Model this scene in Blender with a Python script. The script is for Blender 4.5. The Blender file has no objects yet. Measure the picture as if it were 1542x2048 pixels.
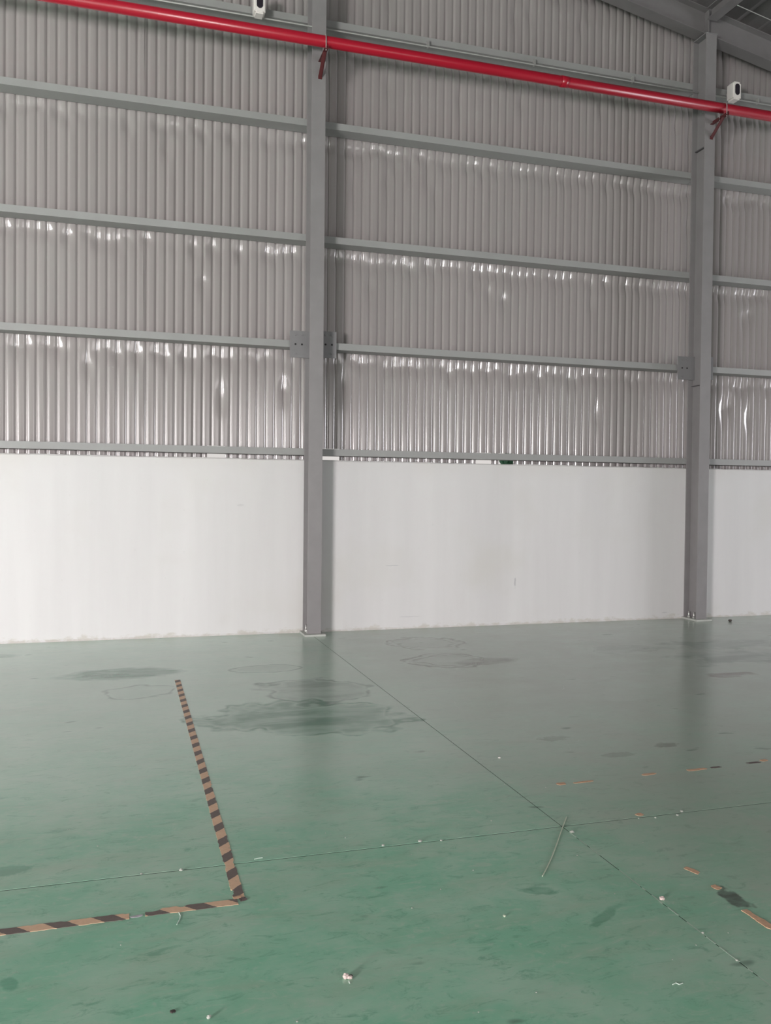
import bpy, bmesh, math, random
from mathutils import Vector, Matrix
random.seed(11)
scn = bpy.context.scene
col = scn.collection

# ------------------------------------------------------------------ camera
F_PX, YAW, PITCH, ROLL = 1715.57, 0.2957, -0.0205, 0.0103
fw = Vector((math.sin(YAW)*math.cos(PITCH), math.cos(YAW)*math.cos(PITCH), math.sin(PITCH)))
rt = Vector((math.cos(YAW), -math.sin(YAW), 0))
up = rt.cross(fw)
r2 = math.cos(ROLL)*rt + math.sin(ROLL)*up
u2 = -math.sin(ROLL)*rt + math.cos(ROLL)*up
cd = bpy.data.cameras.new('camera')
cd.sensor_fit = 'VERTICAL'; cd.sensor_height = 36.0; cd.sensor_width = 36.0
cd.lens = F_PX*36.0/2048.0
cd.clip_start = 0.05; cd.clip_end = 300
cam = bpy.data.objects.new('camera', cd); col.objects.link(cam)
m = Matrix((r2, u2, -fw)).transposed().to_4x4(); m.translation = (0, -9.0944, 1.5)
cam.matrix_world = m
scn.camera = cam

# ------------------------------------------------------------------ light, exposure
w = bpy.data.worlds.new('overcast_sky'); scn.world = w; w.use_nodes = True
w.node_tree.nodes['Background'].inputs[0].default_value = (1.0, 0.955, 0.92, 1)
w.node_tree.nodes['Background'].inputs[1].default_value = 0.72

def door_or_fill_light(name, x, z, sx, sz, power, color, y=-13.9, rot=(math.radians(90), 0, 0)):
    l = bpy.data.lights.new(name, 'AREA'); l.shape = 'RECTANGLE'; l.size = sx; l.size_y = sz
    l.energy = power; l.color = color
    o = bpy.data.objects.new(name, l); col.objects.link(o)
    o.location = (x, y, z); o.rotation_euler = rot
    return o
door_or_fill_light('daylight_in_loading_door', -8.6, 1.45, 2.8, 2.7, 2850, (1.0, 0.94, 0.95), rot=(math.radians(66), 0, 0))
door_or_fill_light('fill_light_wide_opening', 4.0, 1.9, 6.0, 3.6, 190, (1.0, 0.95, 0.96), rot=(math.radians(72), 0, 0))  # added low fill lamp, unseen behind the camera
door_or_fill_light('fill_light_west', -15.9, 2.2, 5.0, 4.2, 760, (1.0, 0.95, 0.96), y=-8.0,  # added fill lamp, brightens the hall and floor from the left
           rot=(math.radians(72), 0, math.radians(-90)))
door_or_fill_light('daylight_in_east_door', 17.9, 2.2, 4.0, 4.2, 850, (0.95, 0.94, 1.0), y=-4.5,
           rot=(math.radians(76), 0, math.radians(90)))
scn.view_settings.view_transform = 'Standard'
scn.view_settings.look = 'None'
scn.view_settings.gamma = 1.0
scn.view_settings.use_curve_mapping = False
scn.view_settings.exposure = 0.0

# ------------------------------------------------------------------ helpers
def link(name, me, mat=None, parent=None):
    o = bpy.data.objects.new(name, me); col.objects.link(o)
    if mat and not me.materials: me.materials.append(mat)
    if parent is not None: o.parent = parent
    return o
def tag(o, label=None, cat=None, group=None, kind=None):
    if label: o['label'] = label
    if cat: o['category'] = cat
    if group: o['group'] = group
    if kind: o['kind'] = kind
    return o
def empty(name, loc=(0, 0, 0)):
    o = bpy.data.objects.new(name, None); col.objects.link(o); o.location = loc
    o.empty_display_size = 0.1
    return o
def mesh_of(bm, name, smooth=False):
    bmesh.ops.recalc_face_normals(bm, faces=bm.faces)
    me = bpy.data.meshes.new(name); bm.to_mesh(me); bm.free()
    if smooth:
        for p in me.polygons: p.use_smooth = True
    return me
def add_box(bm, x0, x1, y0, y1, z0, z1):
    vs = [bm.verts.new(c) for c in ((x0,y0,z0),(x1,y0,z0),(x1,y1,z0),(x0,y1,z0),(x0,y0,z1),(x1,y0,z1),(x1,y1,z1),(x0,y1,z1))]
    for f in ((3,2,1,0),(4,5,6,7),(0,1,5,4),(1,2,6,5),(2,3,7,6),(3,0,4,7)): bm.faces.new([vs[i] for i in f])
    return vs
def box(name, x0, x1, y0, y1, z0, z1, mat, parent=None, bevel=0.0):
    bm = bmesh.new(); add_box(bm, x0, x1, y0, y1, z0, z1)
    if bevel: bmesh.ops.bevel(bm, geom=bm.edges[:], offset=bevel, segments=2, affect='EDGES', profile=0.6)
    return link(name, mesh_of(bm, name), mat, parent)
def add_tube(bm, a, b, r, n=12, r1=None):
    a = Vector(a); b = Vector(b); d = (b-a).normalized()
    s = d.orthogonal().normalized(); t = d.cross(s)
    r1 = r if r1 is None else r1
    A = [bm.verts.new(a + r*(math.cos(k*2*math.pi/n)*s + math.sin(k*2*math.pi/n)*t)) for k in range(n)]
    B = [bm.verts.new(b + r1*(math.cos(k*2*math.pi/n)*s + math.sin(k*2*math.pi/n)*t)) for k in range(n)]
    for k in range(n): bm.faces.new((A[k], A[(k+1) % n], B[(k+1) % n], B[k]))
    bm.faces.new(A[::-1]); bm.faces.new(B)
def tube(name, a, b, r, mat, parent=None, n=12, smooth=True, r1=None):
    bm = bmesh.new(); add_tube(bm, a, b, r, n, r1)
    me = mesh_of(bm, name)
    if smooth:
        for p in me.polygons: p.use_smooth = len(p.vertices) == 4
    return link(name, me, mat, parent)
def prism(name, prof, axis, a, b, mat, parent=None):
    """closed profile extruded along an axis; prof holds the other two coordinates"""
    bm = bmesh.new()
    def mk(p, t):
        return (t, p[0], p[1]) if axis == 'x' else ((p[0], t, p[1]) if axis == 'y' else (p[0], p[1], t))
    A = [bm.verts.new(mk(p, a)) for p in prof]; B = [bm.verts.new(mk(p, b)) for p in prof]
    n = len(prof)
    for k in range(n): bm.faces.new((A[k], A[(k+1) % n], B[(k+1) % n], B[k]))
    bm.faces.new(A[::-1]); bm.faces.new(B)
    return link(name, mesh_of(bm, name), mat, parent)

# ------------------------------------------------------------------ node helpers
class NT:
    def __init__(s, name):
        s.mat = bpy.data.materials.new(name); s.mat.use_nodes = True
        s.t = s.mat.node_tree; s.b = s.t.nodes['Principled BSDF']
    def n(s, typ, **kw):
        x = s.t.nodes.new(typ)
        for k, v in kw.items(): setattr(x, k, v)
        return x
    def lk(s, a, b): s.t.links.new(a, b)
    def val(s, sock, v):
        if hasattr(v, 'links') or isinstance(v, bpy.types.NodeSocket): s.lk(v, sock)
        else: sock.default_value = v
    def math(s, op, a, b=None, clamp=False):
        x = s.n('ShaderNodeMath', operation=op, use_clamp=clamp); s.val(x.inputs[0], a)
        if b is not None: s.val(x.inputs[1], b)
        return x.outputs[0]
    def vmath(s, op, a, b=None):
        x = s.n('ShaderNodeVectorMath', operation=op); s.val(x.inputs[0], a)
        if b is not None: s.val(x.inputs[1], b)
        return x.outputs['Value'] if op == 'LENGTH' else x.outputs['Vector']
    def pos(s): return s.n('ShaderNodeNewGeometry').outputs['Position']
    def noise(s, vec, scale, detail=3, rough=0.55, dist=0.0, color=False):
        x = s.n('ShaderNodeTexNoise'); s.lk(vec, x.inputs['Vector'])
        x.inputs['Scale'].default_value = scale; x.inputs['Detail'].default_value = detail
        x.inputs['Roughness'].default_value = rough; x.inputs['Distortion'].default_value = dist
        return x.outputs['Color' if color else 'Fac']
    def ramp(s, fac, a, b):
        x = s.n('ShaderNodeMapRange', interpolation_type='SMOOTHSTEP'); s.lk(fac, x.inputs['Value'])
        x.inputs['From Min'].default_value = a; x.inputs['From Max'].default_value = b
        return x.outputs['Result']
    def mix(s, fac, a, b, mode='MIX'):
        x = s.n('ShaderNodeMix', data_type='RGBA', blend_type=mode)
        s.val(x.inputs['Factor'], fac)
        for sock, v in ((x.inputs['A'], a), (x.inputs['B'], b)):
            if isinstance(v, tuple): sock.default_value = v if len(v) == 4 else v+(1,)
            else: s.lk(v, sock)
        return x.outputs['Result']
    def bump(s, h, strength, dist=0.01):
        x = s.n('ShaderNodeBump'); s.lk(h, x.inputs['Height'])
        x.inputs['Strength'].default_value = strength; x.inputs['Distance'].default_value = dist
        s.lk(x.outputs[0], s.b.inputs['Normal'])
    def out(s, color=None, rough=None, metal=None, spec=None):
        if color is not None: s.val(s.b.inputs['Base Color'], color if not isinstance(color, tuple) else (color+(1,) if len(color) == 3 else color))
        if rough is not None: s.val(s.b.inputs['Roughness'], rough)
        if metal is not None: s.b.inputs['Metallic'].default_value = metal
        if spec is not None: s.b.inputs['Specular IOR Level'].default_value = spec
        return s.mat
    def scaled(s, vec, sc): return s.vmath('MULTIPLY', vec, sc)

def paint(name, c, rough=0.45, var=0.12, scale=6.0, spec=0.5, metal=0.0):
    N = NT(name); p = N.pos(); n = N.noise(p, scale, 4)
    lo = tuple(x*(1-var) for x in c); hi = tuple(min(1, x*(1+var)) for x in c)
    N.bump(N.noise(p, 90, 2), 0.08, 0.002)
    return N.out(N.mix(n, lo, hi), N.math('ADD', N.math('MULTIPLY', n, 0.12), rough-0.06), metal, spec)

M_steel = paint('steel_grey_paint', (0.222, 0.211, 0.213), 0.42)
M_girt = paint('girt_grey_paint', (0.29, 0.29, 0.285), 0.45, 0.10, 3.0)
M_plate = paint('plate_grey_paint', (0.20, 0.195, 0.20), 0.5)
M_raft = paint('rafter_grey_paint', (0.17, 0.16, 0.162), 0.5)
M_red = paint('red_pipe_paint', (0.36, 0.006, 0.022), 0.3, 0.08, 2.0)
M_dred = paint('dark_red_oxide_paint', (0.085, 0.016, 0.018), 0.5)
M_base = paint('dusty_base_plate', (0.42, 0.43, 0.40), 0.6)
M_zinc = paint('zinc_metal', (0.62, 0.62, 0.6), 0.35, 0.1, 30, metal=0.7)
M_cleat = paint('dark_stiffener', (0.09, 0.085, 0.09), 0.6)
M_hole = paint('dark_hole', (0.02, 0.02, 0.02), 0.7)
M_white_pl = paint('white_plastic', (0.78, 0.74, 0.71), 0.4, 0.04)
M_lens = paint('dark_lens', (0.025, 0.02, 0.028), 0.2)
M_conduit = paint('pale_conduit', (0.36, 0.36, 0.345), 0.35)
M_roof = paint('roof_sheet', (0.11, 0.105, 0.105), 0.5, 0.15)
M_wallpl = paint('hall_plaster', (0.62, 0.62, 0.6), 0.8, 0.05, 1.5)
M_out = paint('outside_ground', (0.30, 0.29, 0.27), 0.9)
M_leaf = paint('leaf_green', (0.05, 0.16, 0.09), 0.5, 0.3, 20)
M_stem = paint('stem_brown', (0.12, 0.09, 0.05), 0.8)
M_stone = paint('grey_chip', (0.40, 0.41, 0.37), 0.9, 0.2, 120)
M_paper = paint('pale_crumb', (0.62, 0.50, 0.47), 0.9, 0.2, 90)
M_dark = paint('dark_chip', (0.06, 0.05, 0.045), 0.9, 0.2, 90)
M_straw = paint('pale_green_straw', (0.42, 0.47, 0.36), 0.6, 0.25, 40)
M_thread = paint('pale_thread', (0.6, 0.68, 0.62), 0.7)

def mat_cladding():
    N = NT('galvanised_cladding'); p = N.pos()
    streak = N.noise(N.scaled(p, (9, 1, 0.35)), 1.0, 4, 0.6)
    blot = N.noise(p, 1.3, 3)
    c = N.mix(streak, (0.262, 0.236, 0.234), (0.345, 0.316, 0.310))
    c = N.mix(N.math('MULTIPLY', N.ramp(blot, 0.45, 0.75), 0.35), c, (0.29, 0.282, 0.272))
    return N.out(c, N.math('ADD', N.math('MULTIPLY', blot, 0.06), 0.14), 0.0, 0.8)
M_clad = mat_cladding()

SCUFFS = [(4.355, 0.490, 0.014, 0.08, 0.5), (2.858, 0.709, 0.11, 0.008, 0.35), (3.070, 0.133, 0.16, 0.008, 0.25), (1.167, 1.372, 0.05, 0.015, 0.2), (6.390, 0.078, 0.06, 0.01, 0.3)]   # rubbed marks on the plaster
def mat_plaster():
    N = NT('white_plaster'); p = N.pos()
    streak = N.noise(N.scaled(p, (2.6, 1, 0.22)), 1.0, 5, 0.55)
    blot = N.noise(p, 0.8, 4); fine = N.noise(p, 14, 5, 0.65)
    c = N.mix(streak, (0.55, 0.538, 0.54), (0.69, 0.678, 0.675))
    c = N.mix(N.math('MULTIPLY', N.ramp(blot, 0.5, 0.75), 0.5), c, (0.56, 0.545, 0.51))
    c = N.mix(N.math('MULTIPLY', N.ramp(fine, 0.62, 0.74), 0.22), c, (0.5, 0.5, 0.48))
    sp = N.n('ShaderNodeSeparateXYZ'); N.lk(p, sp.inputs[0])
    # chipped, dirty paint along the foot of the wall
    edge = N.math('SUBTRACT', N.math('MULTIPLY', N.noise(N.scaled(p, (1, 1, 2)), 7, 5, 0.7), 0.26), 0.085)
    dirt = N.ramp(N.math('SUBTRACT', edge, sp.outputs['Z']), 0.0, 0.05)
    c = N.mix(N.math('MULTIPLY', dirt, 0.55), c, (0.45, 0.42, 0.36))
    top = N.ramp(N.math('ADD', sp.outputs['Z'], N.math('MULTIPLY', streak, 0.5)), 1.9, 2.35)
    c = N.mix(N.math('MULTIPLY', top, 0.35), c, (0.5, 0.47, 0.42))
    wz = N.vmath('MULTIPLY', N.vmath('SUBTRACT', N.noise(p, 18, 3, 0.6, 0, True), (0.5, 0.5, 0.5)), (1.3, 0, 1.3))
    for cx_, cz_, rx_, rz_, a_ in SCUFFS:
        d = N.vmath('MULTIPLY', N.vmath('SUBTRACT', p, (cx_, 0, cz_)), (1/rx_, 0, 1/rz_))
        L = N.vmath('LENGTH', N.vmath('ADD', d, wz))
        c = N.mix(N.math('MULTIPLY', N.ramp(L, 1.0, 0.4), a_), c, (0.30, 0.30, 0.33))
    N.bump(N.noise(p, 5, 5), 0.15, 0.01)
    return N.out(c, 0.75, 0, 0.3)
M_plaster = mat_plaster()

def mat_floor():
    N = NT('green_epoxy_floor'); p = N.pos()
    sp = N.n('ShaderNodeSeparateXYZ'); N.lk(p, sp.inputs[0])
    big = N.noise(p, 0.55, 4); mid = N.noise(p, 2.4, 5, 0.6); fine = N.noise(p, 26, 4, 0.7)
    brush = N.noise(N.scaled(p, (1.0, 3.2, 1)), 1.6, 5, 0.65, 0.6)
    c = N.mix(N.ramp(mid, 0.3, 0.72), (0.20, 0.50, 0.335), (0.37, 0.57, 0.44))
    c = N.mix(N.math('MULTIPLY', N.ramp(brush, 0.42, 0.75), 0.5), c, (0.34, 0.43, 0.33))
    grain = N.noise(N.scaled(p, (1.0, 2.2, 1)), 9.0, 6, 0.75, 0.8)
    c = N.mix(N.math('MULTIPLY', N.ramp(grain, 0.52, 0.70), 0.6), c, (0.115, 0.31, 0.205))
    c = N.mix(N.math('MULTIPLY', N.ramp(grain, 0.47, 0.30), 0.55), c, (0.42, 0.54, 0.44))
    c = N.mix(N.math('MULTIPLY', N.ramp(fine, 0.56, 0.72), 0.35), c, (0.42, 0.52, 0.45))
    # reflected haze of the white wall, painted as paler floor toward it
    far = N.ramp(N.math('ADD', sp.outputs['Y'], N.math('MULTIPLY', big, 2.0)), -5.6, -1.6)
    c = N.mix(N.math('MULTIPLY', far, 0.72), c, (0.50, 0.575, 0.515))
    # the slabs past the joint by the first column are greyer with ground-in dirt
    side = N.ramp(N.math('ADD', sp.outputs['X'], N.math('MULTIPLY', big, 1.2)), 1.6, 3.6)
    c = N.mix(N.math('MULTIPLY', side, N.math('ADD', N.math('MULTIPLY', mid, 0.5), 0.42)), c, (0.27, 0.305, 0.255))
    warp = N.noise(p, 3.6, 2, 0.5, 0, True); warp = N.vmath('SUBTRACT', warp, (0.5, 0.5, 0.5))
    warp2 = N.vmath('SUBTRACT', N.noise(p, 20, 3, 0.55, 0, True), (0.5, 0.5, 0.5))
    def stain(cx, cy, rx, ry, fill, ring, colr, k=0.9, rot=0.0, rings=1):
        nonlocal c
        k *= 1.35
        d = N.vmath('SUBTRACT', p, (cx, cy, 0))
        if rot:
            vr = N.n('ShaderNodeVectorRotate', rotation_type='Z_AXIS'); N.lk(d, vr.inputs['Vector']); vr.inputs['Angle'].default_value = rot
            d = vr.outputs[0]
        d = N.vmath('ADD', N.vmath('MULTIPLY', d, (1/rx, 1/ry, 0)), N.vmath('MULTIPLY', warp if rx > 0.2 else warp2, (k, k, 0) if rx > 0.2 else (1.3, 1.3, 0)))
        L = N.vmath('LENGTH', d)
        f = N.math('MULTIPLY', N.ramp(L, 1.02, 0.66), N.math('MULTIPLY', N.math('ADD', N.math('MULTIPLY', N.ramp(brush, 0.32, 0.62), 0.6), 0.45), fill))
        out = f
        for j in range(rings):
            e = N.math('ABSOLUTE', N.math('SUBTRACT', L, 0.93-0.24*j))
            rg = N.math('MULTIPLY', N.ramp(e, 0.11, 0.0), N.math('MULTIPLY', N.ramp(brush, 0.3, 0.6), ring*(1-0.25*j)))
            out = N.math('MAXIMUM', out, rg)
        c = N.mix(out, c, colr)
    G = (0.06, 0.19, 0.115); K = (0.075, 0.13, 0.10); B = (0.09, 0.105, 0.075)
    stain(-0.02, -1.74, 0.50, 0.24, 0.95, 0.3, G, 0.7)
    stain(0.12, -2.45, 0.27, 0.26, 0.08, 0.6, K, 0.8)
    stain(1.17, -1.82, 0.30, 0.16, 0.2, 0.75, K, 0.5)
    stain(1.38, -2.66, 0.42, 0.44, 0.5, 0.75, K, 0.9, 0, 2)
    stain(1.20, -3.46, 0.74, 0.44, 0.85, 0.85, G, 0.9, 0.1, 3)
    stain(2.95, -0.95, 0.40, 0.36, 0.12, 0.75, B, 0.9, 0, 2)
    stain(2.80, -1.84, 0.36, 0.36, 0.12, 0.85, B, 0.7, 0, 2)
    stain(3.12, -1.96, 0.34, 0.17, 0.7, 0.2, B, 0.6)
    stain(-1.15, -0.68, 0.30, 0.13, 0.6, 0.2, G, 0.6)
    stain(5.55, -2.35, 0.75, 0.32, 0.55, 0.2, K, 1.4)
    stain(5.9, -1.7, 0.7, 0.3, 0.45, 0.2, K, 1.5)
    stain(4.75, -1.75, 0.5, 0.2, 0.3, 0.2, K, 1.4)
    stain(4.9, -3.0, 0.25, 0.09, 0.7, 0.0, (0.10, 0.07, 0.05), 1.6)
    stain(2.55, -4.35, 0.12, 0.06, 0.4, 0.0, B, 1.2)
    stain(2.75, -4.75, 0.13, 0.05, 0.4, 0.0, B, 1.2)
    stain(3.15, -4.65, 0.1, 0.05, 0.6, 0.0, B, 1.2)
    stain(2.19, -6.43, 0.045, 0.11, 0.9, 0.0, (0.045, 0.055, 0.045), 0.7, 0.0)
    stain(1.52, -6.18, 0.09, 0.035, 0.6, 0.0, (0.06, 0.27, 0.16), 1.0, 0.3)
    stain(1.65, -6.42, 0.13, 0.03, 0.55, 0.0, (0.07, 0.25, 0.15), 1.0, -0.6)
    stain(-0.33, -6.3, 0.03, 0.05, 0.6, 0.0, (0.06, 0.27, 0.17), 0.8, -0.4)
    stain(-0.42, -5.45, 0.09, 0.06, 0.5, 0.0, (0.07, 0.26, 0.17), 1.2)
    stain(-0.35, -4.3, 0.16, 0.12, 0.16, 0.0, (0.5, 0.55, 0.5), 2.0)
    # scattered small dark spots and pale scuffs
    spots = N.ramp(N.noise(N.scaled(p, (0.75, 1.6, 1)), 5.2, 2, 0.4), 0.70, 0.78)
    c = N.mix(N.math('MULTIPLY', spots, 0.6), c, K)
    sc = N.math('ABSOLUTE', N.math('SUBTRACT', N.noise(N.scaled(p, (1.6, 0.9, 1)), 2.3, 2, 0.4, 0.5), 0.5))
    sc = N.math('MULTIPLY', N.ramp(sc, 0.0035, 0.0), N.ramp(N.noise(p, 3.7, 2), 0.56, 0.66))
    c = N.mix(N.math('MULTIPLY', sc, 0.4), c, (0.42, 0.5, 0.44))
    rg = N.math('ADD', N.math('MULTIPLY', brush, 0.18), 0.13)
    N.bump(N.noise(p, 16, 4, 0.6), 0.06, 0.004)
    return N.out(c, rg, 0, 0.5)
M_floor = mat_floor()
M_joint = paint('joint_filler', (0.035, 0.055, 0.045), 0.9, 0.3, 30)
M_sealant = paint('joint_dust', (0.33, 0.42, 0.35), 0.9, 0.3, 60)

def mat_tape(name, along, slant, period, phase):
    """worn black and orange hazard stripes printed along the tape (object space)"""
    N = NT(name); tc = N.n('ShaderNodeTexCoord').outputs['Object']
    sp = N.n('ShaderNodeSeparateXYZ'); N.lk(tc, sp.inputs[0])
    a, b = (sp.outputs['X'], sp.outputs['Y']) if along == 'x' else (sp.outputs['Y'], sp.outputs['X'])
    u = N.math('ADD', a, N.math('MULTIPLY', b, slant))
    u = N.math('ADD', u, N.math('MULTIPLY', N.math('SUBTRACT', N.noise(tc, 45, 2), 0.5), 0.012))
    fr = N.math('FRACT', N.math('ADD', N.math('DIVIDE', N.math('SUBTRACT', u, phase), period), 100.25))
    st = N.math('LESS_THAN', fr, 0.54)
    n = N.noise(tc, 35, 4, 0.7)
    org = N.mix(n, (0.58, 0.36, 0.24), (0.78, 0.54, 0.37)); blk = N.mix(n, (0.115, 0.088, 0.08), (0.19, 0.15, 0.135))
    c = N.mix(st, blk, org)
    worn = N.ramp(N.noise(tc, 22, 5, 0.7), 0.60, 0.68)
    c = N.mix(N.math('MULTIPLY', worn, 0.55), c, (0.22, 0.24, 0.19))
    return N.out(c, 0.55, 0, 0.4)

# ================================================================== THE SETTING
C1, C2 = 1.921, 6.729            # column centres along the wall
BAY = C2-C1
XL, XR, YF = -16.0, 18.0, -14.0
RIDGE = -4.0
def roof_z(x): return 7.40 - 0.19*(x-C2) if x > RIDGE else 7.40 - 0.19*(RIDGE-C2) - 0.19*(RIDGE-x)

# floor: slabs parted by saw-cut joints, over a dark base
floor = box('floor', XL, XR, YF, 0.0, -0.25, -0.0015, M_joint); tag(floor, kind='structure')
jx = [XL, C1-0.012-2*BAY*1.0, 1.909, 1.909+2*BAY, XR]; jy = [YF, -10.9, -5.632, 0.0]
jx = sorted(x for x in jx if XL <= x <= XR)
for i in range(len(jx)-1):
    for j in range(len(jy)-1):
        g = 0.0026; gy = 0.0042
        bm = bmesh.new(); add_box(bm, jx[i]+g, jx[i+1]-g, jy[j]+gy, jy[j+1]-gy, -0.1, 0.0)
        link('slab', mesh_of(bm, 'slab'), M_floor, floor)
# pale dust caught in the joint past the crossing
bm = bmesh.new(); y = -5.70
while y > -8.4:
    L = random.uniform(0.02, 0.11)
    if random.random() < 0.8: add_box(bm, 1.909-0.0025, 1.909+0.0025, y-L, y, -0.0015, -0.0003+random.uniform(0, 0.0012))
    y -= L+random.uniform(0.0, 0.05)
d = link('joint_dust', mesh_of(bm, 'joint_dust'), M_sealant, floor); d['kind'] = 'stuff'

# plastered dwarf wall below the cladding
ZW = 1.865
bm = bmesh.new()
nx = 240
rows = [(-0.012, 0), (0.0, 0.02), (0.0, ZW-0.012), (0.012, ZW), (0.2, ZW), (0.2, 0)]
grid = []
for i in range(nx+1):
    x = XL+(XR-XL)*i/nx
    wob = random.uniform(-0.004, 0.004)
    grid.append([bm.verts.new((x, yy+(wob if k == 0 else 0), zz+(random.uniform(-0.003, 0.003) if k in (2, 3) else 0))) for k, (yy, zz) in enumerate(rows)])
for i in range(nx):
    for k in range(len(rows)-1): bm.faces.new((grid[i][k], grid[i+1][k], grid[i+1][k+1], grid[i][k+1]))
    bm.faces.new((grid[i][-1], grid[i+1][-1], grid[i+1][0], grid[i][0]))
bm.faces.new(grid[0]); bm.faces.new(grid[-1][::-1])
wall_back = link('wall_back', mesh_of(bm, 'wall_back'), M_plaster); tag(wall_back, kind='structure')

# corrugated cladding above it, sheet by sheet
wall_upper = empty('wall_upper', (0, 0.2, ZW)); tag(wall_upper, kind='structure')
GZ = [1.986, 3.135, 4.277, 5.498, 6.58, 7.70, 8.8]         # girt tops
PER = 0.0965; GROOVE0 = -1.138
SL0, SL1, SL2 = 0.84, 0.40, 0.10
GD_ = 0.5*SL0*0.005 + SL0*0.019 - 0.5*(SL0-SL1)*0.019 + 0.5*SL2*(PER/2-0.024)
def groove(x):
    t = (x-GROOVE0) % PER
    if t > PER/2: t -= PER
    t = abs(t)
    # rounded bottom, flank whose slope runs from about 40 to 22 degrees, gently crowned pan
    if t < 0.005: return GD_ - 0.5*SL0/0.005*t*t
    if t < 0.024:
        u = t-0.005; return GD_ - 0.5*SL0*0.005 - SL0*u + 0.5*(SL0-SL1)/0.019*u*u
    u = PER/2-t
    return 0.5*SL2/(PER/2-0.024)*u*u
OFF = [0.0482, 0.039, 0.030, 0.0255, 0.0225, 0.018, 0.0135, 0.009, 0.005, 0.0017]
OFF = [-o for o in OFF]+OFF[::-1]
zs = set()
for zg in GZ:
    for k in range(20): zs.add(round(zg-0.52+0.03*k, 3))
z = 1.72
while z < 9.8: zs.add(round(z, 3)); z += 0.11
zs = sorted(zs); zs = [z for i, z in enumerate(zs) if i == 0 or z-zs[i-1] > 0.008]
rr = random.Random(5)
ribs = {}
def rib_dents(k):
    """the sheet is pulled in at each screw line and bows out just below it, rib by rib"""
    if k not in ribs:
        r = rr; ribs[k] = []
        for zg in GZ:
            z = zg-0.15
            tilt = (math.atan((z-1.5)/9.8)+math.atan((z-1.45)/18))/2
            wd = r.uniform(0.05, 0.095)
            A = min(0.026, 1.2*wd/0.86*math.tan(max(0.03, tilt))*(r.uniform(0.85, 1.6) if r.random() < (0.75 if k > 31 else 0.5) else r.uniform(0.1, 0.7)))
            A2 = min(0.020, 1.2*wd*1.6/0.86*math.tan(max(0.03, tilt))*r.uniform(0.85, 1.4)) if r.random() < (0.14 if k > 31 else 0.05) else 0
            ribs[k].append((A, 0.10+wd*r.uniform(0.9, 1.5), wd, A2, r.uniform(0.3, 0.62), wd*1.6))
    return ribs[k]
def dent(k, z):
    s = 0.0
    for (A, o, wd, A2, o2, w2), zg in zip(rib_dents(k), GZ):
        s += A*math.exp(-((z-(zg-o))/wd)**2)
        if A2: s += A2*math.exp(-((z-(zg-o2))/w2)**2)
    return s
SW = 10*PER; SEAM = 3.061
# ribs whose lower end stops short of the dwarf wall and lets daylight through
leak = set()
for a, b in ((0.87, 1.03), (2.12, 2.28), (3.96, 4.15), (4.28, 4.42)):
    k = round((a-GROOVE0)/PER)
    while GROOVE0+k*PER < b: leak.add(k); k += 1
n0 = math.floor((-3.6-SEAM)/SW); n1 = math.ceil((10.5-SEAM)/SW)
for s in range(n0, n1):
    xa = SEAM+s*SW; xb = xa+SW+0.018
    k0 = round((xa-GROOVE0)/PER)-1
    xsr = []
    for k in range(k0, k0+13):
        for o in OFF:
            x = GROOVE0+k*PER+o
            if xa <= x <= xb: xsr.append((x, k))
    xsr = [(xa, xsr[0][1])]+xsr+[(xb, xsr[-1][1])]
    lean = rr.uniform(-0.0012, 0.0012); yo = 0.203+0.0016*(s % 2); ph = rr.uniform(0, 6)
    verts, faces = [], []
    nz = len(zs)+1
    for x, k in xsr:
        zt = roof_z(x)+0.05
        # blend dents between neighbouring ribs so the surface stays smooth
        u = (x-GROOVE0)/PER; ka = math.floor(u); f = u-ka; f = f*f*(3-2*f)
        for z in zs+[None]:
            if z is None or z > zt: zz = zt if z is None else min(z, zt)
            else: zz = z
            low = 1.72
            if k in leak: low = 2.0
            zz = max(zz, low)
            dd = dent(ka, zz)*(1-f)+dent(ka+1, zz)*f
            wv = 0.0016*math.sin(zz*2.3+ph+x*1.7)+0.0010*math.sin(zz*5.1+ph*2+x*3)
            curl = 0.004*math.exp(-((x-xb)/0.012)**2) if x > xb-0.03 else 0
            verts.append((x+lean*(zz-2), yo+groove(x)+dd+wv-curl*0.4, zz))
    for i in range(len(xsr)-1):
        for j in range(nz-1):
            a = i*nz+j; b = a+nz
            if verts[a][2] == verts[a+1][2] and verts[b][2] == verts[b+1][2]: continue
            faces.append((a, b, b+1, a+1))
    me = bpy.data.meshes.new('cladding_sheet'); me.from_pydata(verts, [], faces)
    for pl in me.polygons: pl.use_smooth = True
    o = link('cladding_sheet', me, M_clad); o.parent = wall_upper
    o.matrix_parent_inverse = Matrix.Translation(-Vector((0, 0.2, ZW)))

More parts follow.
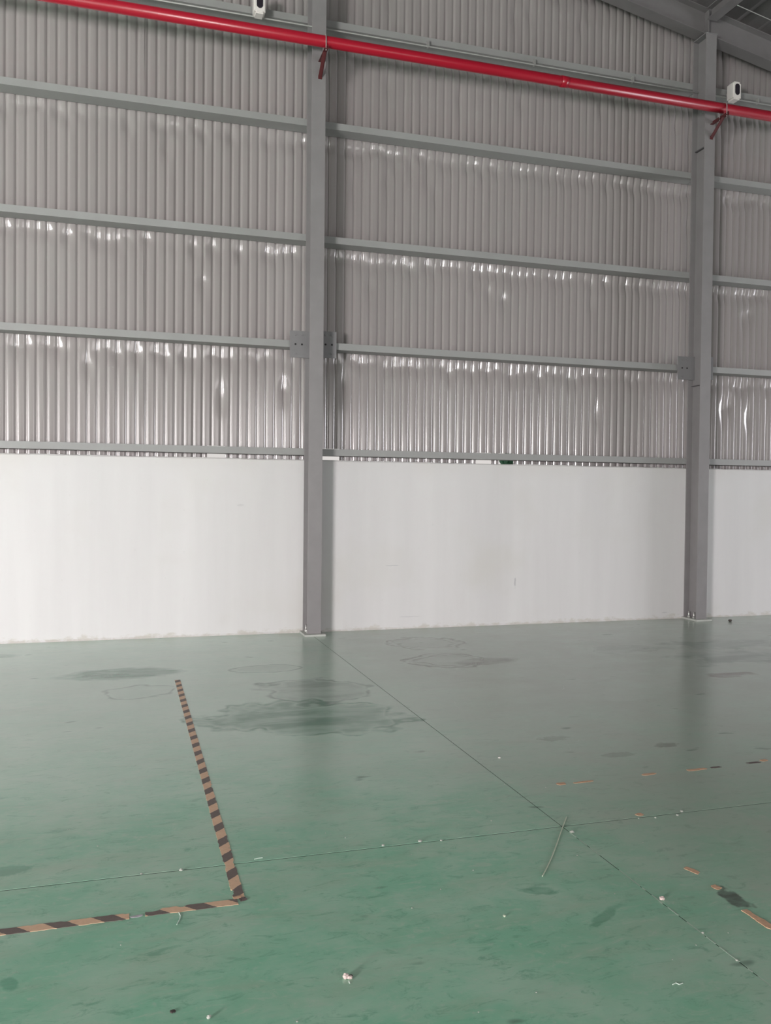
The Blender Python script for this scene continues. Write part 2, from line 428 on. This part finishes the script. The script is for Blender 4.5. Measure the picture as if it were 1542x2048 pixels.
# the rest of the hall: gable wall beyond the cladding, end walls with doors and added fill-lamp openings, roof
def struct_boxes(name, boxes, mat):
    bm = bmesh.new()
    for b in boxes: add_box(bm, *b)
    o = link(name, mesh_of(bm, name), mat); tag(o, kind='structure'); return o
struct_boxes('wall_gable', [(XL, SEAM+n0*SW, 0.2, 0.24, ZW, 9.6), (SEAM+n1*SW+0.02, XR, 0.2, 0.24, ZW, 7.0)], M_clad)
struct_boxes('wall_front', [(XL, -10.4, YF-0.2, YF, 0, 9.6), (-10.4, -6.8, YF-0.2, YF, 2.9, 9.6), (-6.8, 1.0, YF-0.2, YF, 0, 9.6),
                            (1.0, 7.0, YF-0.2, YF, 3.8, 9.6), (7.0, XR, YF-0.2, YF, 0, 9.0)], M_wallpl)  # the wide opening is added to hold a fill lamp
struct_boxes('wall_right', [(XR, XR+0.2, YF, -6.5, 0, 5.6), (XR, XR+0.2, -6.5, -2.5, 4.3, 5.6), (XR, XR+0.2, -2.5, 0.2, 0, 5.6)], M_wallpl)
struct_boxes('wall_left', [(XL-0.2, XL, YF, -10.5, 0, 7.6), (XL-0.2, XL, -10.5, -5.5, 4.3, 7.6), (XL-0.2, XL, -5.5, 0.2, 0, 7.6)], M_wallpl)  # opening put in for the added fill lamp on this side
bm = bmesh.new(); prev = None
x = XL
xs = []
while x < XR: xs.append(x); x += 0.08
for i, x in enumerate(xs):
    z = roof_z(x)+0.17+(0.03 if i % 4 == 0 else 0)
    a = bm.verts.new((x, YF-0.2, z)); b = bm.verts.new((x, 0.35, z))
    if prev: bm.faces.new((prev[0], a, b, prev[1]))
    prev = (a, b)
ceiling = link('ceiling', mesh_of(bm, 'ceiling'), M_roof); tag(ceiling, kind='structure')
struct_boxes('ground', [(-6, 14, 0.26, 5.0, -0.3, -0.02)], M_out)

# ================================================================== STEEL COLUMNS
FY = -0.25                                   # room face of the columns
HW = 0.074
def ibeam_col(cx, label, name='steel_column'):
    t = empty(name, (cx, -0.125, 0)); tag(t, label, 'column', 'columns along the gable wall')
    zt = roof_z(cx)-0.33
    def B(n, x0, x1, y0, y1, z0, z1, mat=M_steel, par=t, bev=0.0015):
        o = box(n, x0, x1, y0+0.125, y1+0.125, z0, z1, mat, None, bev); o.parent = par; return o
    B('front_flange', -HW, HW, FY, FY+0.011, 0.022, zt)
    B('web', -0.004, 0.004, FY+0.011, -0.014, 0.022, zt)
    B('back_flange', -HW, HW, -0.014, -0.003, 0.022, zt)
    bp = B('base_plate', -0.11, 0.115, FY-0.055, -0.004, 0.0, 0.022, M_base, t, 0.003)
    for sx in (-1, 1):
        for yy in (FY+0.07, -0.08):
            bt = tube('anchor_bolt', (sx*0.052, yy+0.125, 0.022), (sx*0.052, yy+0.125, 0.095), 0.010, M_zinc, t, 10)
            tube('nut', (sx*0.052, yy+0.125, 0.022), (sx*0.052, yy+0.125, 0.042), 0.018, M_zinc, bt, 6, False)
    # bolted gusset plates either side of the web, at the second girt
    for n_, xa, xb_ in (('left', -0.245, -0.0045), ('right', 0.0045, 0.263)):
        zc = 3.09 if n_ == 'left' else 3.105
        gp = B('gusset_plate', xa, xb_, -0.045, -0.033, zc-0.142, zc+0.142, M_plate, t, 0.002)
        xm = xa+0.06 if n_ == 'left' else xb_-0.05
        for dx, dz in ((0, 0.1), (0, 0), (0, -0.1), (0.07 if n_ == 'left' else -0.07, 0), (0.07 if n_ == 'left' else -0.07, 0.1)):
            y0 = -0.0465+0.125
            tube('bolt', (xm+dx, y0+0.001, zc+dz), (xm+dx, y0-0.006 if dz else y0, zc+dz), 0.009 if dz else 0.011, M_plate if dz else M_hole, gp, 8, False)
    # stiffener at the rafter seat
    B('cap_plate', -HW-0.005, HW+0.005, FY-0.004, -0.003, zt, zt+0.012, M_plate)
    return t
col1 = ibeam_col(C1, 'grey steel H-column standing where the straight floor joint meets the wall')
col2 = ibeam_col(C2, 'grey steel H-column whose top carries the sloping rafter')
# short stiffeners welded in the hollow of the second column
for z0, wd_, th in ((5.738, 0.034, 0.012), (2.868, 0.028, 0.008)):
    box('stiffener', -wd_, -0.0042, FY+0.0115+0.125, -0.0145+0.125, z0, z0+th, M_cleat, col2)

# ================================================================== GIRTS
GH, GD = 0.072, 0.19
lev_txt = ['lowest grey steel girt just above the white wall', 'second grey girt up, meeting the gusset plates',
           'third grey steel girt up from the white wall', 'fourth grey girt up, next below the red pipe',
           'top grey steel girt, running behind the red pipe', 'upper grey steel girt high above the red pipe']
bays = [(-3.4, C1-0.004, 'in the bay by the hazard tape'), (C1+0.004, C2-0.004, 'between the two columns'), (C2+0.004, 10.2, 'beyond the column under the rafter')]
for lv, zt in enumerate(GZ[:6]):
    for bi, (xa, xb, bt) in enumerate(bays):
        if roof_z(xb) < zt+0.1 and roof_z(xa) < zt+0.5: continue
        if lv == 5 and bi == 1: xb = 4.2
        t = 0.005; zb = zt-GH
        prof = [(0.0, zb), (GD, zb), (GD, zt), (GD-t, zt), (GD-t, zb+t), (t, zb+t), (t, zt-t), (0.02, zt-t), (0.02, zt), (0.0, zt)]
        xs_ = -0.262 if False else 0
        o = prism('wall_girt', [(p[0]+0.002, p[1]) for p in prof], 'x', xa, xb, M_girt)
        tag(o, lev_txt[lv]+', '+bt, 'girt', 'girts across the cladding')

# ================================================================== RAFTER, STRUT, ROOF MEMBERS
def rafter():
    t = empty('roof_rafter', (C2, -0.12, roof_z(C2)-0.31)); tag(t, 'sloping grey I-beam rafter along the top of the gable wall', 'rafter')
    xa, xb = RIDGE, 13.5
    def band(n, y0, y1, d0, d1):
        bm = bmesh.new()
        V = []
        for x in (xa, xb):
            for y_ in (y0, y1):
                for d_ in (d0, d1): V.append(bm.verts.new((x-C2, y_+0.12, roof_z(x)+d_-(roof_z(C2)-0.31))))
        for f in ((0,1,3,2),(4,6,7,5),(0,4,5,1),(2,3,7,6),(0,2,6,4),(1,5,7,3)): bm.faces.new([V[i] for i in f])
        link(n, mesh_of(bm, n), M_raft, t)
    band('bottom_flange', -0.20, -0.03, -0.315, -0.303)
    band('web', -0.119, -0.111, -0.303, -0.012)
    band('top_flange', -0.20, -0.03, -0.012, 0.0)
    for cx in (C1, C2):
        box('stiffener', cx-C2-0.005, cx-C2+0.005, -0.075, -0.003+0.12-0.111, roof_z(cx)-roof_z(C2)+0.008, roof_z(cx)-roof_z(C2)+0.296, M_raft, t)
rafter()
sb = empty('roof_strut', (C2+0.03, -0.21, 7.2)); tag(sb, 'grey steel strut running out from the rafter over the column', 'beam')
prism('bottom_flange', [(-0.07, 0.06), (0.07, 0.06), (0.07, 0.07), (-0.07, 0.07)], 'y', -13.7, 0.0, M_raft, sb)
prism('web', [(-0.004, 0.07), (0.004, 0.07), (0.004, 0.19), (-0.004, 0.19)], 'y', -13.7, 0.0, M_raft, sb)
prism('top_flange', [(-0.07, 0.19), (0.07, 0.19), (0.07, 0.2), (-0.07, 0.2)], 'y', -13.7, 0.0, M_raft, sb)
for i, x in enumerate((8.25, 9.7, 11.2, 12.7, 5.3, 3.9, 2.4, 0.9)):
    z = roof_z(x)+0.002
    o = prism('roof_purlin', [(x-0.03, z), (x+0.03, z-0.008), (x+0.03, z+0.13), (x+0.024, z+0.13), (x+0.024, z), (x-0.03, z+0.008)], 'y', -13.8, 0.18, M_raft)
    side = 'down the slope from the strut' if x > C2 else 'up the slope from the strut'
    tag(o, 'grey roof purlin under the dark roof sheets, '+side, 'purlin', 'purlins '+side)
rd = tube('tie_rod', (C2+0.06, -0.62, roof_z(C2)-0.175), (11.0, -0.62, roof_z(11.0)-0.175), 0.005, M_girt)
tag(rd, 'thin pale tie rod under the roof, parallel to the rafter', 'rod')
fb = tube('flange_brace', (7.85, -0.21, roof_z(7.85)-0.29), (8.2, -0.62, roof_z(8.2)-0.02), 0.012, M_raft)
tag(fb, 'short grey brace from the rafter up to a purlin', 'brace')

# ================================================================== RED PIPE, BRACKETS, CONDUIT, DETECTORS
PY, PZ, PR = -0.46, 6.098, 0.057
pipe = empty('fire_pipe', (C1, PY, PZ)); tag(pipe, 'long glossy red fire pipe running level across the columns', 'pipe')
tube('pipe_run', (-4.0-C1, 0, 0), (10.3-C1, 0, 0), PR, M_red, pipe, 32)
for cx in (-1.35, 4.65, 9.6):
    tube('coupling', (cx-C1-0.045, 0, 0), (cx-C1+0.045, 0, 0), PR+0.003, M_red, pipe, 32)
def bracket(cx, label):
    t = empty('pipe_bracket', (cx, FY, PZ-PR-0.05)); tag(t, label, 'bracket', 'brackets holding the red pipe')
    L = 0.29
    prism('arm', [(-0.02, 0.0), (0.02, 0.0), (0.02, 0.046), (0.014, 0.046), (0.014, 0.006), (-0.02, 0.006)], 'y', -L, -0.0015, M_dred, t)
    bm = bmesh.new()
    a = Vector((0.0, -0.010, -0.155)); b = Vector((0.0, -0.215, 0.0)); d = (b-a).normalized(); s = Vector((1, 0, 0)); n = d.cross(s)
    for (u0, u1, v0, v1) in ((-0.02, 0.02, 0, 0.006), (0.014, 0.02, 0, 0.035)):
        vs = []
        for p in (a, b):
            for u, v in ((u0, v0), (u1, v0), (u1, v1), (u0, v1)): vs.append(bm.verts.new(p+u*s+v*n))
        for f in ((0,1,2,3),(7,6,5,4),(0,4,5,1),(1,5,6,2),(2,6,7,3),(3,7,4,0)): bm.faces.new([vs[i] for i in f])
    link('brace', mesh_of(bm, 'brace'), M_dred, t)
    box('mounting_plate', -0.02, 0.02, -0.0065, -0.001, -0.175, -0.135, M_dred, t)
    bm = bmesh.new(); R = PR+0.0075
    pts = [Vector((0, PY-FY-R, -0.012))]+[Vector((0, PY-FY-R*math.cos(k*math.pi/14), 0.05+PR+R*math.sin(k*math.pi/14))) for k in range(15)]+[Vector((0, PY-FY+R, -0.012))]
    for p, q in zip(pts, pts[1:]): add_tube(bm, p, q, 0.0055, 8)
    link('u_bolt', mesh_of(bm, 'u_bolt'), M_zinc, t)
bracket(C1+0.012, 'dark red angle bracket holding the pipe on the column by the floor joint')
bracket(C2+0.02, 'dark red angle bracket holding the pipe on the column under the rafter')
cz = 6.465
cdt = empty('conduit', (C2, -0.028, cz)); tag(cdt, 'thin pale conduit clipped along the top girt behind the red pipe', 'conduit')
tube('conduit_run', (-4-C2, 0, 0), (10.2-C2, 0, 0), 0.008, M_conduit, cdt, 10)
for x in (-2.2, -0.6, 3.2, 4.5, 5.8, 7.6, 9.0):
    box('clip', x-C2-0.01, x-C2+0.01, -0.014, 0.029, -0.006, 0.06, M_zinc, cdt)
def detector(cx, zb, yaw, label):
    t = empty('beam_detector', (cx, -0.10, zb)); t.rotation_euler = (0, 0, yaw); tag(t, label, 'detector', 'beam detectors above the red pipe')
    wdt, h, dp = 0.118, 0.215, 0.115
    bm = bmesh.new(); add_box(bm, -wdt/2, wdt/2, -dp/2, dp/2, 0, h)
    bmesh.ops.bevel(bm, geom=[e for e in bm.edges if abs(e.verts[0].co.y-e.verts[1].co.y) > 0.01], offset=0.02, segments=4, affect='EDGES')
    bmesh.ops.bevel(bm, geom=[e for e in bm.edges if all(v.co.y < -dp/2+0.001 for v in e.verts)], offset=0.008, segments=2, affect='EDGES')
    link('housing', mesh_of(bm, 'housing'), M_white_pl, t)
    bm = bmesh.new(); A = []; Bv = []
    rw, rh = 0.034, 0.07
    for k in range(32):
        a = 2*math.pi*k/32
        x = rw*math.cos(a); z = rw*math.sin(a)+(rh-rw if math.sin(a) >= 0 else -(rh-rw))
        A.append(bm.verts.new((x, -dp/2+0.002, h*0.56+z))); Bv.append(bm.verts.new((x*0.93, -dp/2-0.006, h*0.56+z*0.95)))
    for k in range(32): bm.faces.new((A[k], A[(k+1) % 32], Bv[(k+1) % 32], Bv[k]))
    bm.faces.new(Bv); bm.faces.new(A[::-1])
    lo = link('lens', mesh_of(bm, 'lens'), M_lens, t); lo['label'] = 'dark oval lens window'
    box('mount', -0.03, 0.03, dp/2, 0.105, h*0.35, h*0.6, M_zinc, t)
    return t
detector(1.315, 6.44, 0.0, 'white beam detector with oval lens near the column by the floor joint')
detector(7.185, 6.40, 0.02, 'white beam detector with oval lens beside the column under the rafter')

# ================================================================== HAZARD TAPE
def strip(name, along, a, b, c0, wid, mat, label, group, zt=0.0012, holes=()):
    """torn-edged strip lying on the floor; a..b along, c0 = centre across"""
    mid = (a+b)/2
    org = (mid, c0, 0) if along == 'x' else (c0, mid, 0)
    n = max(6, int(abs(b-a)/0.012)); bm = bmesh.new()
    prev = None
    for i in range(n+1):
        t = a+(b-a)*i/n
        j0 = random.gauss(0, 0.0011); j1 = random.gauss(0, 0.0011)
        for (ha, hb, amount, side) in holes:
            if ha <= t <= hb:
                if side <= 0: j0 += amount*random.uniform(0.6, 1.1)
                if side >= 0: j1 -= amount*random.uniform(0.6, 1.1)
        lo = -wid/2+j0; hi = wid/2+j1
        if i in (0, n): t += random.uniform(-0.006, 0.006)
        ring = []
        for cc, z in ((lo, 0.0), (hi, 0.0), (hi, zt), (lo, zt)):
            p = (t-mid, cc, z) if along == 'x' else (cc, t-mid, z)
            ring.append(bm.verts.new(p))
        if prev:
            for k in range(4): bm.faces.new((prev[k], prev[(k+1) % 4], ring[(k+1) % 4], ring[k]))
        else: bm.faces.new(ring)
        prev = ring
    bm.faces.new(prev[::-1])
    o = link(name, mesh_of(bm, name), mat); o.location = org
    return tag(o, label, 'tape', group)
TP = 0.163
ya, yb = -5.93, -2.08
strip('hazard_tape', 'y', ya, yb, 0.412, 0.043, mat_tape('tape_long', 'y', -1.0, TP, (-4.499-(ya+yb)/2)),
      'long black and orange striped tape running straight toward the wall', 'striped floor tape',
      holes=((-5.66, -5.60, 0.006, 0), (-4.7, -4.66, 0.006, 1), (-5.90, -5.86, 0.012, -1)))
xa, xb = -0.95, 0.022
M_tx = mat_tape('tape_cross', 'x', 1.0, 0.158, (-0.128-(xa+xb)/2))
strip('hazard_tape', 'x', xa, xb, -5.962, 0.045, M_tx, 'black and orange striped tape leading off from the worn gap', 'striped floor tape',
      holes=((-0.20, -0.17, 0.006, 1), (0.0, 0.03, 0.008, 1)))
xa, xb = 0.075, 0.405
strip('hazard_tape', 'x', xa, xb, -5.958, 0.045, mat_tape('tape_corner', 'x', 1.0, 0.163, (0.345-(xa+xb)/2)),
      'short black and orange striped tape piece at the taped corner', 'striped floor tape',
      holes=((0.07, 0.13, 0.018, 1), (0.19, 0.215, 0.012, 1)))
M_scrap_o = paint('tape_orange', (0.55, 0.34, 0.22), 0.6, 0.35, 60)
M_scrap_k = paint('tape_black', (0.11, 0.085, 0.08), 0.6, 0.3, 60)
M_scrap_g = paint('tape_film', (0.42, 0.40, 0.44), 0.5, 0.2, 60)
def scrap(x, y, lx, ly, rot, mat, label, group=None, lift=0.0):
    bm = bmesh.new(); n = 14; A = []; B = []
    for k in range(n):
        a = 2*math.pi*k/n; r = random.uniform(0.72, 1.05)
        sx = math.copysign(abs(math.cos(a))**0.6, math.cos(a))*lx*r; sy = math.copysign(abs(math.sin(a))**0.6, math.sin(a))*ly*r
        z = lift*max(0, random.uniform(-0.4, 1))
        A.append(bm.verts.new((sx, sy, z))); B.append(bm.verts.new((sx, sy, z+0.0012)))
    for k in range(n): bm.faces.new((A[k], A[(k+1) % n], B[(k+1) % n], B[k]))
    ca = bm.verts.new((0, 0, 0)); cb = bm.verts.new((0, 0, 0.0012+lift*0.5))
    for k in range(n): bm.faces.new((A[(k+1) % n], A[k], ca)); bm.faces.new((B[k], B[(k+1) % n], cb))
    o = link('tape_scrap', mesh_of(bm, 'tape_scrap'), mat); o.location = (x, y, 0); o.rotation_euler = (0, 0, rot)
    return tag(o, label, 'tape scrap', group)
scrap(0.405, -5.925, 0.018, 0.012, 0.4, M_scrap_o, 'crumpled orange tape scrap on the corner of the striped tape', lift=0.004)
scrap(0.425, -5.945, 0.016, 0.016, 0.1, M_scrap_k, 'curled dark tape scrap on the corner of the striped tape', lift=0.003)
scrap(0.046, -5.972, 0.022, 0.008, 0.1, M_scrap_g, 'shiny grey film left in the worn gap of the tape', lift=0.001)
g2 = 'torn remains of old tape'
scrap(2.185, -5.115, 0.028, 0.020, 0.0, M_scrap_o, 'small square orange tape remnant on the dull slab', g2)
scrap(2.32, -5.118, 0.07, 0.010, 0.05, M_scrap_o, 'narrow strip of faded orange tape with a pale tip', g2)
scrap(2.72, -5.10, 0.05, 0.014, 0.0, M_scrap_o, 'faint faded orange tape flake between longer remnants', g2)
scrap(3.03, -5.10, 0.075, 0.016, 0.02, M_scrap_o, 'orange tape remnant with a dark torn end', g2)
scrap(3.155, -5.095, 0.035, 0.012, 0.0, M_scrap_k, 'dark torn end touching an orange tape remnant', g2)
scrap(3.42, -5.08, 0.05, 0.012, 0.0, M_scrap_k, 'lone dark tape remnant past the orange ones', g2)
scrap(3.51, -5.06, 0.03, 0.016, 0.2, M_scrap_o, 'pale orange flake at the end of the dark tape remnant', g2)
scrap(2.335, -5.60, 0.022, 0.016, 0.3, M_scrap_o, 'dull pinkish tape flake beside the floor joint', g2)
scrap(2.192, -6.185, 0.016, 0.042, 0.3, M_scrap_o, 'leaf-shaped orange tape remnant alone on the floor', g2)
scrap(2.187, -6.338, 0.018, 0.020, 0.2, M_scrap_o, 'crinkled orange tape bit at the head of a dark stain', g2, 0.002)
strip('tape_scrap', 'y', -6.80, -6.525, 2.168, 0.032, M_scrap_o, 'wrinkled torn orange tape length at the foot of a dark stain', g2, 0.002,
      holes=((-6.6, -6.5, 0.006, 1), (-6.68, -6.66, 0.01, -1)))

# ================================================================== SMALL THINGS ON THE FLOOR
def chip(x, y, r, mat, label, cat='debris', group=None, flat=0.6, seed=1, name='debris_chip'):
    rn = random.Random(seed)
    bm = bmesh.new(); bmesh.ops.create_icosphere(bm, subdivisions=2, radius=r)
    for v in bm.verts:
        v.co *= rn.uniform(0.72, 1.15); v.co.z *= flat
    zmin = min(v.co.z for v in bm.verts)
    for v in bm.verts: v.co.z -= zmin
    o = link(name, mesh_of(bm, name), mat); o.location = (x, y, 0)
    return tag(o, label, cat, group)
pc = empty('crumpled_litter', (0.665, -6.555, 0)); tag(pc, 'small crumpled pale pink scrap lying alone on the green floor', 'litter')
def lump(x, y, z, r, sx, sy, sz, mat, seed):
    rn = random.Random(seed); bm = bmesh.new(); bmesh.ops.create_icosphere(bm, subdivisions=2, radius=r)
    for v in bm.verts: v.co *= rn.uniform(0.75, 1.15); v.co = Vector((v.co.x*sx+x, v.co.y*sy+y, max(0, v.co.z*sz+z)))
    return mesh_of(bm, 'lump')
link('fold', lump(-0.004, 0.004, 0.008, 0.010, 0.9, 0.8, 0.9, None, 3), M_paper, pc)
link('fold', lump(0.008, -0.002, 0.005, 0.008, 1.1, 0.8, 0.7, None, 8), M_paper, pc)
link('tail', lump(0.002, -0.02, 0.001, 0.004, 0.5, 2.4, 0.4, None, 9), M_thread, pc)
link('dark_fold', lump(0.013, 0.006, 0.004, 0.008, 0.9, 0.8, 0.6, None, 12), M_dark, pc)
gj = 'pale grit along the floor joints'
for i, (x, y, r) in enumerate(((0.221, -5.640, 0.008), (1.063, -5.622, 0.007), (1.228, -5.626, 0.009), (0.07, -5.63, 0.005), (1.32, -5.64, 0.006),
                               (2.548, -5.625, 0.008), (2.38, -5.66, 0.005), (2.50, -5.66, 0.006), (2.30, -5.645, 0.004))):
    chip(x, y, r, M_stone, 'tiny pale grit chip lying on the level floor joint', 'grit', gj, 0.55, i+20)
gd = 'pale grit along the joint to the column'
for i, (x, y, r) in enumerate(((1.915, -5.712, 0.010), (1.912, -6.62, 0.005), (1.905, -6.8, 0.005))):
    chip(x, y, r, M_stone, 'tiny pale grit chip on the joint running to the column', 'grit', gd, 0.55, i+40)
chip(1.922, -6.371, 0.011, M_paper, 'pinkish crumb sitting on the joint beside the torn tape', 'crumb', None, 0.7, 60)
chip(0.236, -6.640, 0.007, M_stone, 'small pale round chip on the saturated green floor', 'grit', None, 0.8, 61)
chip(1.30, -6.33, 0.006, M_straw, 'tiny yellowish crumb near the straw', 'crumb', None, 0.7, 62)
chip(7.04, -0.385, 0.021, M_dark, 'dark lump on the floor beside the column under the rafter', 'debris', None, 0.7, 63)
chip(2.055, -4.63, 0.008, M_white_pl, 'tiny white fleck beside the joint running to the column', 'crumb', None, 0.5, 64)
chip(0.14, -6.58, 0.009, M_dark, 'small dark greasy crumb on the green floor', 'crumb', None, 0.25, 65)
gs = 'small pale specks on the green floor'
rs = random.Random(77)
for i in range(34):
    x = rs.uniform(-0.3, 2.3); y = rs.uniform(-6.9, -5.0)
    chip(x, y, rs.uniform(0.0018, 0.0036), M_stone, 'tiny pale speck of dust on the green floor', 'speck', gs, 0.5, 100+i, 'dust_speck')
# straw and threads
def strand(name, pts, r, mat, label, cat):
    bm = bmesh.new()
    for a, b in zip(pts, pts[1:]): add_tube(bm, (a[0], a[1], r*1.02), (b[0], b[1], r*1.02), r, 8)
    o = link(name, mesh_of(bm, name), mat); return tag(o, label, cat)
sp_ = [(1.981+(1.581-1.981)*t+0.012*math.sin(t*3), -5.541+(-6.067+5.541)*t+0.006*math.sin(t*5), 0) for t in [k/10 for k in range(11)]]
strand('straw_stalk', sp_, 0.0023, M_straw, 'long thin pale stalk lying across the joint crossing', 'straw')
strand('loose_thread', [(0.192, -5.985, 0), (0.196, -6.01, 0), (0.192, -6.035, 0), (0.18, -6.07, 0)], 0.0013, M_thread, 'short pale thread hanging off the tape edge', 'thread')
strand('loose_thread', [(1.62, -6.86, 0), (1.635, -6.855, 0), (1.64, -6.865, 0), (1.655, -6.862, 0)], 0.0013, M_thread, 'short curled white thread on bare green floor', 'thread')
strand('loose_thread', [(0.515, -5.61, 0), (0.535, -5.605, 0), (0.55, -5.606, 0)], 0.0013, M_thread, 'short pale thread beside the long striped tape', 'thread')

# ================================================================== SHRUB OUTSIDE, SEEN THROUGH THE GAP
sh = empty('shrub', (4.56, 0.75, -0.02)); tag(sh, 'green shrub outside, glimpsed through the gap above the white wall', 'shrub')
tube('stem', (0, 0, 0), (0.02, 0, 1.75), 0.02, M_stem, sh, 8, True, 0.008)
bm = bmesh.new(); bmesh.ops.create_icosphere(bm, subdivisions=1, radius=1)
for v in bm.verts: v.co = Vector((v.co.x*0.045, v.co.y*0.012, v.co.z*0.09))
lm = mesh_of(bm, 'leaf', True); lm.materials.append(M_leaf)
rs = random.Random(4)
for i in range(46):
    o = link('leaf', lm, None, sh)
    a = rs.uniform(0, 6.28); rad = rs.uniform(0.0, 0.085)
    o.location = (0.02+rad*math.cos(a), rad*math.sin(a), rs.uniform(1.35, 2.08))
    o.rotation_euler = (rs.uniform(-0.8, 0.8), rs.uniform(-0.8, 0.8), rs.uniform(0, 6.28))
